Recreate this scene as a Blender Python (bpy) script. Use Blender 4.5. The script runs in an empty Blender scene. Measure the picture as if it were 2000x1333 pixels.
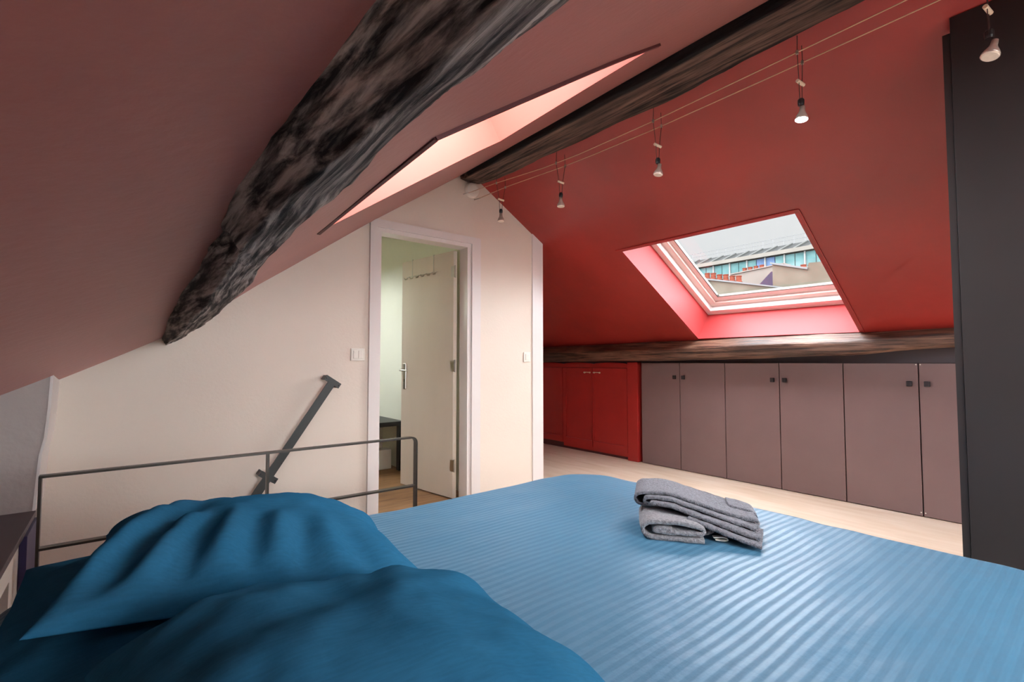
import bpy, bmesh, math, random
from mathutils import Vector, Matrix, noise
random.seed(7)
scene = bpy.context.scene
COL = scene.collection

# ------------------------------------------------------------------ camera
cam_d = bpy.data.cameras.new('camera')
cam_d.sensor_width = 36.0
cam_d.lens = 943.0 / 2000.0 * 36.0
cam_d.clip_start = 0.02
cam_d.clip_end = 500
cam = bpy.data.objects.new('camera', cam_d)
COL.objects.link(cam)
cam.location = (0, 0, 1.1)
cam.rotation_euler = (math.radians(90 + 2.52), 0, math.radians(-38.87))
scene.camera = cam

# ------------------------------------------------------------------ sky and daylight
world = bpy.data.worlds.new('overcast_sky')
scene.world = world
world.use_nodes = True
bg = world.node_tree.nodes['Background']
bg.inputs[0].default_value = (0.79, 0.80, 0.82, 1)
bg.inputs[1].default_value = 0.52

sun_d = bpy.data.lights.new('overcast_daylight', 'SUN')
sun_d.energy = 33.0
sun_d.angle = math.radians(178)
sun_d.color = (0.94, 0.98, 1.05)
sun = bpy.data.objects.new('overcast_daylight', sun_d)
COL.objects.link(sun)
sun.rotation_euler = Vector((-0.16, -0.10, 1.0)).to_track_quat('Z', 'Y').to_euler()
sun.location = (3, 0, 9)

scene.view_settings.view_transform = 'Standard'
scene.view_settings.look = 'None'
scene.view_settings.gamma = 1.0
scene.view_settings.use_curve_mapping = False
scene.view_settings.exposure = 1.0
try:
    scene.cycles.use_denoising = True
    scene.cycles.max_bounces = 10
    scene.cycles.diffuse_bounces = 6
    scene.cycles.transparent_max_bounces = 12
    scene.cycles.sample_clamp_indirect = 6.0
except Exception:
    pass

# ------------------------------------------------------------------ helpers
def s2l(c):
    c = c / 255.0
    return c / 12.92 if c <= 0.04045 else ((c + 0.055) / 1.055) ** 2.4

def rgb(r, g, b):
    return (s2l(r), s2l(g), s2l(b), 1.0)

def mat(name, col, rough=0.6, var=0.08, scale=6.0, stretch=(1, 1, 1), bump=0.0, bscale=40.0,
        metal=0.0, col2=None, spec=0.5, detail=4.0, sheen=0.0):
    m = bpy.data.materials.new(name)
    m.use_nodes = True
    nt = m.node_tree
    N, Lk = nt.nodes, nt.links
    p = N['Principled BSDF']
    p.inputs['Roughness'].default_value = rough
    p.inputs['Metallic'].default_value = metal
    p.inputs['Specular IOR Level'].default_value = spec
    if sheen:
        p.inputs['Sheen Weight'].default_value = sheen
        p.inputs['Sheen Roughness'].default_value = 0.4
        p.inputs['Sheen Tint'].default_value = tuple(0.35 + 0.65 * c / max(col[:3]) for c in col[:3]) + (1,)
    tc = N.new('ShaderNodeTexCoord')
    mp = N.new('ShaderNodeMapping')
    mp.inputs['Scale'].default_value = stretch
    Lk.new(tc.outputs['Object'], mp.inputs[0])
    nz = N.new('ShaderNodeTexNoise')
    nz.inputs['Scale'].default_value = scale
    nz.inputs['Detail'].default_value = detail
    Lk.new(mp.outputs[0], nz.inputs['Vector'])
    rp = N.new('ShaderNodeValToRGB')
    a = col2 if col2 else tuple(max(0, c * (1 - var)) for c in col[:3]) + (1,)
    b = col if col2 else tuple(min(1, c * (1 + var)) for c in col[:3]) + (1,)
    rp.color_ramp.elements[0].position = 0.32
    rp.color_ramp.elements[1].position = 0.68
    rp.color_ramp.elements[0].color = a
    rp.color_ramp.elements[1].color = b
    Lk.new(nz.outputs['Fac'], rp.inputs[0])
    Lk.new(rp.outputs[0], p.inputs['Base Color'])
    if bump > 0:
        n2 = N.new('ShaderNodeTexNoise')
        n2.inputs['Scale'].default_value = bscale
        n2.inputs['Detail'].default_value = 4
        Lk.new(mp.outputs[0], n2.inputs['Vector'])
        bp = N.new('ShaderNodeBump')
        bp.inputs['Strength'].default_value = bump
        bp.inputs['Distance'].default_value = 0.01
        Lk.new(n2.outputs['Fac'], bp.inputs['Height'])
        Lk.new(bp.outputs[0], p.inputs['Normal'])
    return m

def emat(name, col, strength):
    m = bpy.data.materials.new(name)
    m.use_nodes = True
    p = m.node_tree.nodes['Principled BSDF']
    p.inputs['Base Color'].default_value = col
    p.inputs['Emission Color'].default_value = col
    p.inputs['Emission Strength'].default_value = strength
    return m

def glass_mat(name, tint=(0.96, 0.98, 0.97, 1)):
    m = bpy.data.materials.new(name)
    m.use_nodes = True
    nt = m.node_tree
    nt.nodes.clear()
    out = nt.nodes.new('ShaderNodeOutputMaterial')
    mix = nt.nodes.new('ShaderNodeMixShader')
    tr = nt.nodes.new('ShaderNodeBsdfTransparent')
    gl = nt.nodes.new('ShaderNodeBsdfGlossy')
    tr.inputs[0].default_value = tint
    gl.inputs['Roughness'].default_value = 0.02
    mix.inputs[0].default_value = 0.05
    nt.links.new(tr.outputs[0], mix.inputs[1])
    nt.links.new(gl.outputs[0], mix.inputs[2])
    nt.links.new(mix.outputs[0], out.inputs[0])
    return m

def wood_mat(name, dark, mid, light, rough=0.75, gscale=1.0, spec=0.3, dark_x=None):
    """old beam timber, grain running along Y"""
    m = bpy.data.materials.new(name)
    m.use_nodes = True
    nt = m.node_tree
    N, Lk = nt.nodes, nt.links
    p = N['Principled BSDF']
    p.inputs['Roughness'].default_value = rough
    p.inputs['Specular IOR Level'].default_value = spec
    tc = N.new('ShaderNodeTexCoord')
    mp = N.new('ShaderNodeMapping')
    mp.inputs['Scale'].default_value = (50 * gscale, 2.6 * gscale, 50 * gscale)
    Lk.new(tc.outputs['Object'], mp.inputs[0])
    nz = N.new('ShaderNodeTexNoise')
    nz.inputs['Scale'].default_value = 1.0
    nz.inputs['Detail'].default_value = 8
    nz.inputs['Roughness'].default_value = 0.62
    nz.inputs['Distortion'].default_value = 0.22
    Lk.new(mp.outputs[0], nz.inputs['Vector'])
    rp = N.new('ShaderNodeValToRGB')
    e = rp.color_ramp.elements
    e[0].position, e[0].color = 0.40, dark
    e[1].position, e[1].color = 0.62, light
    k = e.new(0.48)
    k.color = mid
    Lk.new(nz.outputs['Fac'], rp.inputs[0])
    mp2 = N.new('ShaderNodeMapping')
    mp2.inputs['Scale'].default_value = (7, 1.6, 7)
    Lk.new(tc.outputs['Object'], mp2.inputs[0])
    n3 = N.new('ShaderNodeTexNoise')
    n3.inputs['Scale'].default_value = 1.0
    n3.inputs['Detail'].default_value = 3
    Lk.new(mp2.outputs[0], n3.inputs['Vector'])
    r3 = N.new('ShaderNodeValToRGB')
    r3.color_ramp.elements[0].position = 0.35
    r3.color_ramp.elements[0].color = (0.36, 0.35, 0.35, 1)
    r3.color_ramp.elements[1].position = 0.62
    r3.color_ramp.elements[1].color = (1, 1, 1, 1)
    Lk.new(n3.outputs['Fac'], r3.inputs[0])
    mx = N.new('ShaderNodeMix')
    mx.data_type = 'RGBA'
    mx.blend_type = 'MULTIPLY'
    mx.inputs[0].default_value = 1.0
    Lk.new(rp.outputs[0], mx.inputs[6])
    Lk.new(r3.outputs[0], mx.inputs[7])
    colour = mx.outputs[2]
    if dark_x is not None:            # near-black tone on one side face, ragged edge
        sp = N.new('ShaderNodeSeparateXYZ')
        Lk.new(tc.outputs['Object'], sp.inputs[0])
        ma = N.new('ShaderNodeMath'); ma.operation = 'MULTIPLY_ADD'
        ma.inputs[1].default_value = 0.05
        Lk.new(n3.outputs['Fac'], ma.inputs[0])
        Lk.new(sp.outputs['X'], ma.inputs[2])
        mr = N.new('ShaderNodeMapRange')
        mr.inputs[1].default_value = dark_x
        mr.inputs[2].default_value = dark_x + 0.012
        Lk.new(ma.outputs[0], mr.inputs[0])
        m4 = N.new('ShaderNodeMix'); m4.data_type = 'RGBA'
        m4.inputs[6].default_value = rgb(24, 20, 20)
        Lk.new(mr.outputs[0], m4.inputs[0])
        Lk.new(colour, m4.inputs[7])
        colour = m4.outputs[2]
    Lk.new(colour, p.inputs['Base Color'])
    bp = N.new('ShaderNodeBump')
    bp.inputs['Strength'].default_value = 0.8
    bp.inputs['Distance'].default_value = 0.010
    Lk.new(nz.outputs['Fac'], bp.inputs['Height'])
    Lk.new(bp.outputs[0], p.inputs['Normal'])
    return m

WL = {}

def root_of(name, label, cat, loc=(0, 0, 0), group=None, kind=None):
    o = bpy.data.objects.new(name, None)
    COL.objects.link(o)
    o.location = loc
    o.empty_display_size = 0.1
    WL[o.name] = Vector(loc)
    tag(o, label, cat, group, kind)
    return o

def tag(o, label=None, cat=None, group=None, kind=None):
    if label: o['label'] = label
    if cat: o['category'] = cat
    if group: o['group'] = group
    if kind: o['kind'] = kind
    return o

def mk(name, verts, faces, m, parent=None, smooth=False, plabel=None):
    """one mesh object; verts are world coordinates"""
    vs = [Vector(v) for v in verts]
    if parent is None:
        lo = Vector((min(v.x for v in vs), min(v.y for v in vs), min(v.z for v in vs)))
        hi = Vector((max(v.x for v in vs), max(v.y for v in vs), max(v.z for v in vs)))
        org = Vector(((lo.x + hi.x) / 2, (lo.y + hi.y) / 2, lo.z))
    else:
        org = WL[parent.name]
    me = bpy.data.meshes.new(name)
    me.from_pydata([v - org for v in vs], [], faces)
    bm = bmesh.new()
    bm.from_mesh(me)
    bmesh.ops.recalc_face_normals(bm, faces=bm.faces)
    bm.to_mesh(me)
    bm.free()
    if smooth:
        me.polygons.foreach_set('use_smooth', [True] * len(me.polygons))
    me.materials.append(m)
    o = bpy.data.objects.new(name, me)
    COL.objects.link(o)
    if parent is None:
        o.location = org
    else:
        o.parent = parent
    WL[o.name] = org
    if plabel: o['label'] = plabel
    return o

def bm_out(bm):
    bm.verts.index_update()
    return [v.co.copy() for v in bm.verts], [[v.index for v in f.verts] for f in bm.faces]

def box_vf(x0, x1, y0, y1, z0, z1, bev=0.0, seg=2):
    bm = bmesh.new()
    vs = [bm.verts.new((x, y, z)) for x in (x0, x1) for y in (y0, y1) for z in (z0, z1)]
    for f in ((0, 1, 3, 2), (4, 6, 7, 5), (0, 4, 5, 1), (2, 3, 7, 6), (0, 2, 6, 4), (1, 5, 7, 3)):
        bm.faces.new([vs[i] for i in f])
    if bev > 0:
        bmesh.ops.bevel(bm, geom=list(bm.edges), offset=bev, segments=seg, affect='EDGES', profile=0.5)
    r = bm_out(bm)
    bm.free()
    return r

def merge(*vfs):
    V, Fs = [], []
    for v, f in vfs:
        k = len(V)
        V += list(v)
        Fs += [[i + k for i in q] for q in f]
    return V, Fs

def xform(vf, M):
    return [M @ Vector(v) for v in vf[0]], vf[1]

def box(name, x0, x1, y0, y1, z0, z1, m, parent=None, bev=0.0, plabel=None):
    v, f = box_vf(x0, x1, y0, y1, z0, z1, bev)
    return mk(name, v, f, m, parent, plabel=plabel)

def prism_vf(poly, axis, a, b):
    """polygon (2D) extruded along axis from a to b; remaining axes in x,y,z order"""
    def P(p, t):
        if axis == 'x': return (t, p[0], p[1])
        if axis == 'y': return (p[0], t, p[1])
        return (p[0], p[1], t)
    n = len(poly)
    V = [P(p, a) for p in poly] + [P(p, b) for p in poly]
    Fs = [list(range(n)), list(range(2 * n - 1, n - 1, -1))]
    for i in range(n):
        j = (i + 1) % n
        Fs.append([i, j, n + j, n + i])
    return V, Fs

def tube_vf(path, r, n=8, cap=True):
    path = [Vector(p) for p in path]
    V, Fs = [], []
    up = None
    for i, p in enumerate(path):
        d = (path[min(i + 1, len(path) - 1)] - path[max(i - 1, 0)]).normalized()
        if up is None:
            up = Vector((0, 0, 1)) if abs(d.z) < 0.9 else Vector((1, 0, 0))
        sx = d.cross(up).normalized()
        up = sx.cross(d).normalized()
        rr = r[i] if isinstance(r, (list, tuple)) else r
        for k in range(n):
            a = 2 * math.pi * k / n
            V.append(p + sx * math.cos(a) * rr + up * math.sin(a) * rr)
    for i in range(len(path) - 1):
        for k in range(n):
            k2 = (k + 1) % n
            Fs.append([i * n + k, i * n + k2, (i + 1) * n + k2, (i + 1) * n + k])
    if cap:
        Fs.append(list(range(n - 1, -1, -1)))
        q = (len(path) - 1) * n
        Fs.append([q + k for k in range(n)])
    return V, Fs

def lathe_vf(prof, loc, n=20, M=None):
    """prof: (radius, z) pairs, closed with caps"""
    V, Fs = [], []
    for r, z in prof:
        for k in range(n):
            a = 2 * math.pi * k / n
            V.append(Vector((r * math.cos(a), r * math.sin(a), z)))
    for i in range(len(prof) - 1):
        for k in range(n):
            k2 = (k + 1) % n
            Fs.append([i * n + k, i * n + k2, (i + 1) * n + k2, (i + 1) * n + k])
    Fs.append(list(range(n - 1, -1, -1)))
    q = (len(prof) - 1) * n
    Fs.append([q + k for k in range(n)])
    T = Matrix.Translation(Vector(loc)) @ (M if M else Matrix.Identity(4))
    return [T @ v for v in V], Fs

def bar_vf(a, b, wdir, w, t):
    """flat bar from a to b: w wide along wdir, t thick across"""
    a, b = Vector(a), Vector(b)
    d = (b - a).normalized()
    wd = Vector(wdir)
    wd = (wd - d * wd.dot(d)).normalized()
    td = d.cross(wd)
    V = []
    for p in (a, b):
        for s, u in ((-1, -1), (1, -1), (1, 1), (-1, 1)):
            V.append(p + wd * (s * w / 2) + td * (u * t / 2))
    return V, [[0, 1, 2, 3], [7, 6, 5, 4], [0, 4, 5, 1], [1, 5, 6, 2], [2, 6, 7, 3], [3, 7, 4, 0]]

# ------------------------------------------------------------------ materials
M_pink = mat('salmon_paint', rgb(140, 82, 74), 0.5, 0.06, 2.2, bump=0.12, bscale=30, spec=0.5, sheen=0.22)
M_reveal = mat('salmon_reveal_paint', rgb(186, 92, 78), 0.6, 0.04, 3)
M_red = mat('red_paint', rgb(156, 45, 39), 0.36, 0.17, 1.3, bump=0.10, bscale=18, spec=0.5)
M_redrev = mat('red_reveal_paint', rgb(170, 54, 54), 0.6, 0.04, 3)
M_redcab = mat('red_cabinet_paint', rgb(172, 42, 38), 0.38, 0.05, 5, bump=0.05, bscale=60)
M_wall = mat('warm_white_wall_paint', rgb(224, 211, 196), 0.62, 0.025, 1.6, bump=0.10, bscale=70)
M_trim = mat('white_gloss_trim', rgb(222, 215, 210), 0.35, 0.02, 3)
M_plaster = mat('rough_white_plaster', rgb(178, 168, 162), 0.8, 0.05, 3, bump=0.4, bscale=14)
M_door = mat('cream_door_paint', rgb(214, 200, 182), 0.5, 0.03, 4, stretch=(1, 1, 0.3))
M_green = mat('pale_green_wall_paint', rgb(226, 226, 206), 0.7, 0.03, 2)
M_floor = mat('pale_laminate_floor', rgb(226, 206, 186), 0.42, 0.1, 3.0, stretch=(6, 0.8, 1), col2=rgb(212, 186, 160), bump=0.03)
M_floor2 = mat('oak_floor', rgb(168, 126, 84), 0.5, 0.12, 4.0, stretch=(1, 8, 1), col2=rgb(126, 88, 54))
M_brown = mat('taupe_lacquer', rgb(128, 104, 102), 0.46, 0.04, 3, bump=0.03, bscale=30)
M_brownwall = mat('taupe_wall_paint', rgb(92, 80, 82), 0.6, 0.04, 3)
M_ward = mat('dark_wardrobe_lacquer', rgb(46, 41, 40), 0.42, 0.06, 4, bump=0.03, bscale=50)
M_dark = mat('dark_gap', rgb(30, 24, 24), 0.8, 0.05, 4)
M_darkred = mat('dark_red_bead', rgb(84, 36, 38), 0.5, 0.06, 8)
M_iron = mat('brushed_dark_steel', rgb(78, 73, 68), 0.38, 0.12, 20, metal=0.85)
M_ironp = mat('dark_grey_painted_steel', rgb(54, 56, 54), 0.45, 0.06, 10, metal=0.2)
M_chrome = mat('satin_nickel', rgb(205, 200, 190), 0.28, 0.04, 10, metal=1.0)
M_plastic = mat('white_plastic', rgb(232, 226, 214), 0.35, 0.01, 4)
M_ceramic = mat('cream_ceramic', rgb(236, 218, 190), 0.25, 0.03, 30)
M_knob = mat('dark_pewter', rgb(70, 66, 68), 0.4, 0.1, 40, metal=0.8)
M_black = mat('black_bakelite', rgb(26, 24, 24), 0.4, 0.05, 8)
M_cable = mat('tinned_copper_cable', rgb(226, 184, 146), 0.4, 0.08, 30, metal=0.0)
M_lead = mat('dark_lead_wire', rgb(58, 34, 30), 0.5, 0.05, 10)
M_refl = mat('lamp_reflector_glass', rgb(214, 200, 186), 0.2, 0.08, 60, metal=0.5)
M_lens = mat('lamp_lens_glass', rgb(240, 226, 208), 0.25, 0.05, 80)
M_led = emat('lit_led_lens', (1.0, 0.93, 1.0, 1), 5.0)
M_frame = mat('white_window_frame', rgb(226, 222, 220), 0.4, 0.02, 5)
M_sash = mat('pinkish_sash', rgb(216, 200, 192), 0.45, 0.03, 5)
M_glass = glass_mat('window_glass')
M_purlin = wood_mat('smoked_oak', rgb(22, 20, 20), rgb(98, 91, 88), rgb(190, 178, 170))
M_ridge = wood_mat('dark_brown_oak', rgb(38, 28, 24), rgb(92, 72, 62), rgb(132, 106, 92), gscale=0.9, dark_x=-0.092)
M_plate = wood_mat('polished_brown_oak', rgb(52, 32, 24), rgb(104, 72, 56), rgb(140, 104, 84), rough=0.42, spec=0.6)
M_towel = mat('grey_terry', rgb(112, 112, 118), 0.95, 0.42, 130, bump=0.9, bscale=260, sheen=0.4)
M_towel2 = mat('light_grey_terry', rgb(146, 144, 146), 0.95, 0.36, 130, bump=0.9, bscale=260, sheen=0.4)
M_navy = mat('navy_tone', rgb(44, 38, 84), 0.4, 0.08, 10)
M_mattress = mat('mattress_ticking', rgb(214, 212, 206), 0.8, 0.03, 12)

def cloth_mat(name, c1, c2, striped):
    m = bpy.data.materials.new(name)
    m.use_nodes = True
    nt = m.node_tree
    N, Lk = nt.nodes, nt.links
    p = N['Principled BSDF']
    p.inputs['Sheen Weight'].default_value = 0.12 if striped else 0.0
    p.inputs['Sheen Roughness'].default_value = 0.35
    p.inputs['Specular IOR Level'].default_value = 0.4 if striped else 0.0
    p.inputs['Sheen Tint'].default_value = (0.6, 0.8, 1, 1)
    tc = N.new('ShaderNodeTexCoord')
    sep = N.new('ShaderNodeSeparateXYZ')
    Lk.new(tc.outputs['Object'], sep.inputs[0])
    # fine thread noise
    mp = N.new('ShaderNodeMapping')
    mp.inputs['Scale'].default_value = (30, 240, 120)
    Lk.new(tc.outputs['Object'], mp.inputs[0])
    th = N.new('ShaderNodeTexNoise')
    th.inputs['Scale'].default_value = 1.0
    th.inputs['Detail'].default_value = 3
    Lk.new(mp.outputs[0], th.inputs['Vector'])
    if striped:
        wv = N.new('ShaderNodeTexNoise')
        wv.inputs['Scale'].default_value = 3.0
        Lk.new(tc.outputs['Object'], wv.inputs['Vector'])
        ad = N.new('ShaderNodeMath'); ad.operation = 'MULTIPLY_ADD'
        ad.inputs[1].default_value = 0.012
        Lk.new(wv.outputs['Fac'], ad.inputs[0])
        Lk.new(sep.outputs['Y'], ad.inputs[2])
        sn = N.new('ShaderNodeMath'); sn.operation = 'MULTIPLY'
        sn.inputs[1].default_value = 2 * math.pi / 0.0255
        Lk.new(ad.outputs[0], sn.inputs[0])
        si = N.new('ShaderNodeMath'); si.operation = 'SINE'
        Lk.new(sn.outputs[0], si.inputs[0])
        mr = N.new('ShaderNodeMapRange')
        mr.inputs[1].default_value = -0.35
        mr.inputs[2].default_value = 0.35
        Lk.new(si.outputs[0], mr.inputs[0])
        fac = mr.outputs[0]
        r2 = N.new('ShaderNodeMapRange')
        r2.inputs[3].default_value = 0.58
        r2.inputs[4].default_value = 0.44
        Lk.new(fac, r2.inputs[0])
        Lk.new(r2.outputs[0], p.inputs['Roughness'])
    else:
        nz = N.new('ShaderNodeTexNoise')
        nz.inputs['Scale'].default_value = 9
        Lk.new(tc.outputs['Object'], nz.inputs['Vector'])
        fac = nz.outputs['Fac']
        p.inputs['Roughness'].default_value = 0.6
    mx = N.new('ShaderNodeMix'); mx.data_type = 'RGBA'
    mx.inputs[6].default_value = c1
    mx.inputs[7].default_value = c2
    Lk.new(fac, mx.inputs[0])
    rp = N.new('ShaderNodeValToRGB')
    rp.color_ramp.elements[0].position = 0.3
    rp.color_ramp.elements[0].color = (0.86, 0.86, 0.86, 1)
    rp.color_ramp.elements[1].position = 0.7
    Lk.new(th.outputs['Fac'], rp.inputs[0])
    ml = N.new('ShaderNodeMix'); ml.data_type = 'RGBA'; ml.blend_type = 'MULTIPLY'
    ml.inputs[0].default_value = 1
    Lk.new(mx.outputs[2], ml.inputs[6])
    Lk.new(rp.outputs[0], ml.inputs[7])
    Lk.new(ml.outputs[2], p.inputs['Base Color'])
    w = N.new('ShaderNodeTexNoise')
    w.inputs['Scale'].default_value = 14
    w.inputs['Detail'].default_value = 5
    Lk.new(tc.outputs['Object'], w.inputs['Vector'])
    bp = N.new('ShaderNodeBump')
    bp.inputs['Strength'].default_value = 0.25
    bp.inputs['Distance'].default_value = 0.012
    Lk.new(w.outputs['Fac'], bp.inputs['Height'])
    Lk.new(bp.outputs[0], p.inputs['Normal'])
    return m

M_duvet = cloth_mat('blue_satin_stripe', rgb(62, 112, 140), rgb(70, 121, 150), True)
M_pillow = cloth_mat('petrol_blue_cotton', rgb(38, 96, 130), rgb(50, 110, 144), False)

# ------------------------------------------------------------------ room shell
FAR = 3.22
K = 0.5972                       # slope of the red roof side
def zred(x): return 2.587 - K * (x - 2.25)
PROF = [(-1.6, 0.302), (-.248, 1.008), (.127, 1.204), (.345, 1.34), (.614, 1.556), (1.318, 2.076), (2.045, 2.581), (2.2, 2.69)]
def zprof(x):
    for (a, b), (c, d) in zip(PROF, PROF[1:]):
        if x <= c: return b + (d - b) * (x - a) / (c - a)
    return PROF[-1][1]
def zpink(x, y):
    w = min(max((2.1 - x) / 2.35, 0), 1.2)
    return zprof(x) + 0.11 * max(FAR - y, 0) * w

# floor with the stair opening
HX0, HX1, HY0, HY1 = -0.28, 1.31, 2.52, FAR
fl = merge(box_vf(-1.2, 4.7, -2.4, HY0, -.12, 0), box_vf(HX1, 4.7, HY0, FAR, -.12, 0), box_vf(-1.2, HX0, HY0, FAR, -.12, 0),
           box_vf(2.95, 4.7, FAR, 5.7, -.12, 0))
tag(mk('floor', *fl, M_floor), kind='structure')
tag(box('floor_back_room', -1.2, 2.95, FAR, 6.3, -.12, 0.0, M_floor2), kind='structure')
# stair well below the floor
sw = merge(box_vf(HX0 - .05, HX0, HY0, FAR, -2.2, -.12), box_vf(HX1, HX1 + .05, HY0, FAR, -2.2, -.12),
           box_vf(HX0, HX1, HY0 - .05, HY0, -2.2, -.12), box_vf(HX0, HX1, FAR, FAR + .05, -2.2, -.12), box_vf(HX0, HX1, HY0, FAR, -2.25, -2.2))
tag(mk('wall_stairwell', *sw, M_wall), kind='structure')

# far wall with the doorway
def top_left(x): return min(zpink(x, FAR), zred(x)) + 0.03
DX0, DX1, DZ = 1.38, 2.155, 2.045
def wall_poly(x0, x1, zb):
    xs = sorted({x0, x1} | {p[0] for p in PROF if x0 < p[0] < x1} | ({2.15} if x0 < 2.15 < x1 else set()))
    return [(x0, zb), (x1, zb)] + [(x, top_left(x)) for x in reversed(xs)]
fw = merge(prism_vf(wall_poly(-.60, DX0, 0), 'y', FAR, FAR + .1), prism_vf(wall_poly(DX0, DX1, DZ), 'y', FAR, FAR + .1),
           prism_vf(wall_poly(DX1, 2.945, 0), 'y', FAR, FAR + .1))
tag(mk('wall_far', *fw, M_wall), kind='structure')
# board closing the free end of the far wall
eb = merge(prism_vf([(2.822, 0), (2.945, 0), (2.945, zred(2.945) + .01), (2.822, zred(2.822) + .01)], 'y', FAR - .012, FAR), )
tag(mk('trim_1', *eb, M_trim), kind='structure')
tag(box('wall_alcove', 2.86, 2.945, FAR + .1, 5.7, 0, 2.2, M_wall), kind='structure')
tag(box('wall_alcove_end', 2.9, 4.7, 5.6, 5.7, 0, 2.3, M_wall), kind='structure')
# plastered return at the left end of the stair opening
ret = prism_vf([(-1.15, .0), (-.285, .0), (-.285, .46), (-.272, .70), (-.258, .77), (-.250, .9), (-.245, 1.05), (-.245, 1.16), (-1.15, .72)], 'y', 2.94, FAR)
tag(mk('wall_return', *ret, M_plaster), kind='structure')
rb = [(-.285, .46), (-.272, .70), (-.258, .77), (-.250, .9), (-.245, 1.05), (-.245, 1.13)]
tag(mk('lit_end_strip', *prism_vf(rb + [(x + .010, z) for x, z in reversed(rb)], 'y', 2.936, FAR), M_trim), kind='structure')  # white strip added on the return's end face, its lit brightness put into colour
tag(box('wall_left', -1.2, -1.12, -2.4, 6.3, 0, 1.2, M_plaster), kind='structure')
GX0, GX1, GZ0, GZ1 = .45, 2.15, .85, 2.15      # unseen gable window behind the camera, added for fill light
bw = merge(box_vf(-1.2, GX0, -2.4, -2.3, 0, 2.4), box_vf(GX1, 4.7, -2.4, -2.3, 0, 2.7), box_vf(GX0, GX1, -2.4, -2.3, 0, GZ0), box_vf(GX0, GX1, -2.4, -2.3, GZ1, 2.8))
tag(mk('wall_back', *bw, M_wall), kind='structure')
w6 = root_of('fill_window_6', None, None, ((GX0 + GX1) / 2, -2.35, GZ0), kind='structure')
for a_, b_, c_, d_ in ((GX0, GX0 + .06, GZ0, GZ1), (GX1 - .06, GX1, GZ0, GZ1), (GX0 + .06, GX1 - .06, GZ0, GZ0 + .06), (GX0 + .06, GX1 - .06, GZ1 - .06, GZ1), (1.27, 1.33, GZ0 + .06, GZ1 - .06)):
    box('frame', a_, b_, -2.38, -2.33, c_, d_, M_frame, w6)
mk('glass', [(GX0 + .06, -2.355, GZ0 + .06), (GX1 - .06, -2.355, GZ0 + .06), (GX1 - .06, -2.355, GZ1 - .06), (GX0 + .06, -2.355, GZ1 - .06)], [[0, 1, 2, 3]], M_glass, w6)
tag(box('wall_right', 4.53, 4.62, -2.4, 5.7, 0, 1.40, M_brownwall), kind='structure')

# back room behind the doorway
tag(box('wall_back_room', 2.27, 2.33, FAR + .1, 6.3, 0, 2.6, M_green), kind='structure')
tag(box('wall_back_room_end', -1.2, 2.33, 6.2, 6.3, 0, 2.6, M_green), kind='structure')

# red slope with roof window opening
WX0, WX1, WY0, WY1 = 3.205, 4.355, 1.195, 2.515
def patch(xs, ys, zf, skip, nx=10, ny=14, amp=0.004, nscale=1.7):
    V, Fs, idx = [], [], {}
    def vid(x, y):
        k = (round(x, 5), round(y, 5))
        if k not in idx:
            idx[k] = len(V)
            V.append((x, y, zf(x, y) + amp * noise.noise(Vector((x * nscale, y * nscale, 3.1)))))
        return idx[k]
    for i in range(len(xs) - 1):
        for j in range(len(ys) - 1):
            if (i, j) in skip: continue
            for a in range(nx):
                for b in range(ny):
                    x0 = xs[i] + (xs[i + 1] - xs[i]) * a / nx; x1 = xs[i] + (xs[i + 1] - xs[i]) * (a + 1) / nx
                    y0 = ys[j] + (ys[j + 1] - ys[j]) * b / ny; y1 = ys[j] + (ys[j + 1] - ys[j]) * (b + 1) / ny
                    Fs.append([vid(x0, y0), vid(x1, y0), vid(x1, y1), vid(x0, y1)])
    return V, Fs
BY_0, BY_1 = -1.80, -.48          # alike roof window behind the wardrobe, out of view, added to brighten the bed
rc = patch([2.13, WX0, WX1, 4.62], [-2.4, BY_0, BY_1, WY0, WY1, 5.7], lambda x, y: zred(x), {(1, 1), (1, 3)})
tag(mk('ceiling_right', *rc, M_red, smooth=True), kind='structure')

# pink slope with the second roof window opening
HC = [(.622, 2.016), (.667, 1.172), (1.467, .995), (1.398, 1.827)]   # low-far, low-near, high-near, high-far
def pink_patch(x0, x1, y0, y1, hc, amp=.006, n=12):
    lf, ln, hn, hf = hc
    G = [[(x0, y0), (x0, ln[1]), (x0, lf[1]), (x0, y1)],
         [(ln[0], y0), ln, lf, (lf[0], y1)],
         [(hn[0], y0), hn, hf, (hf[0], y1)],
         [(x1, y0), (x1, hn[1]), (x1, hf[1]), (x1, y1)]]
    V, Fs, idx = [], [], {}
    def vid(x, y):
        k = (round(x, 4), round(y, 4))
        if k not in idx:
            idx[k] = len(V)
            V.append((x, y, zpink(x, y) + amp * noise.noise(Vector((x * 1.3, y * 1.3, 8.0)))))
        return idx[k]
    for i in range(3):
        for j in range(3):
            if i == 1 and j == 1: continue
            a, b, c, d = G[i][j], G[i + 1][j], G[i + 1][j + 1], G[i][j + 1]
            def bl(u, v):
                return tuple((a[k] * (1 - u) + b[k] * u) * (1 - v) + (d[k] * (1 - u) + c[k] * u) * v for k in (0, 1))
            for p in range(n):
                for q in range(n):
                    Fs.append([vid(*bl(p / n, q / n)), vid(*bl((p + 1) / n, q / n)), vid(*bl((p + 1) / n, (q + 1) / n)), vid(*bl(p / n, (q + 1) / n))])
    return V, Fs
HC3 = [(.62, -.55), (.62, -1.75), (1.50, -1.75), (1.50, -.55)]
cl = merge(pink_patch(-1.25, 2.17, -.3, FAR + .05, HC), pink_patch(-1.25, 2.17, -2.4, -.3, HC3))
tag(mk('ceiling_left', *cl, M_pink, smooth=True), kind='structure')
HC2 = [(.7, 5.3), (.7, 4.7), (1.2, 4.7), (1.2, 5.3)]
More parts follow.
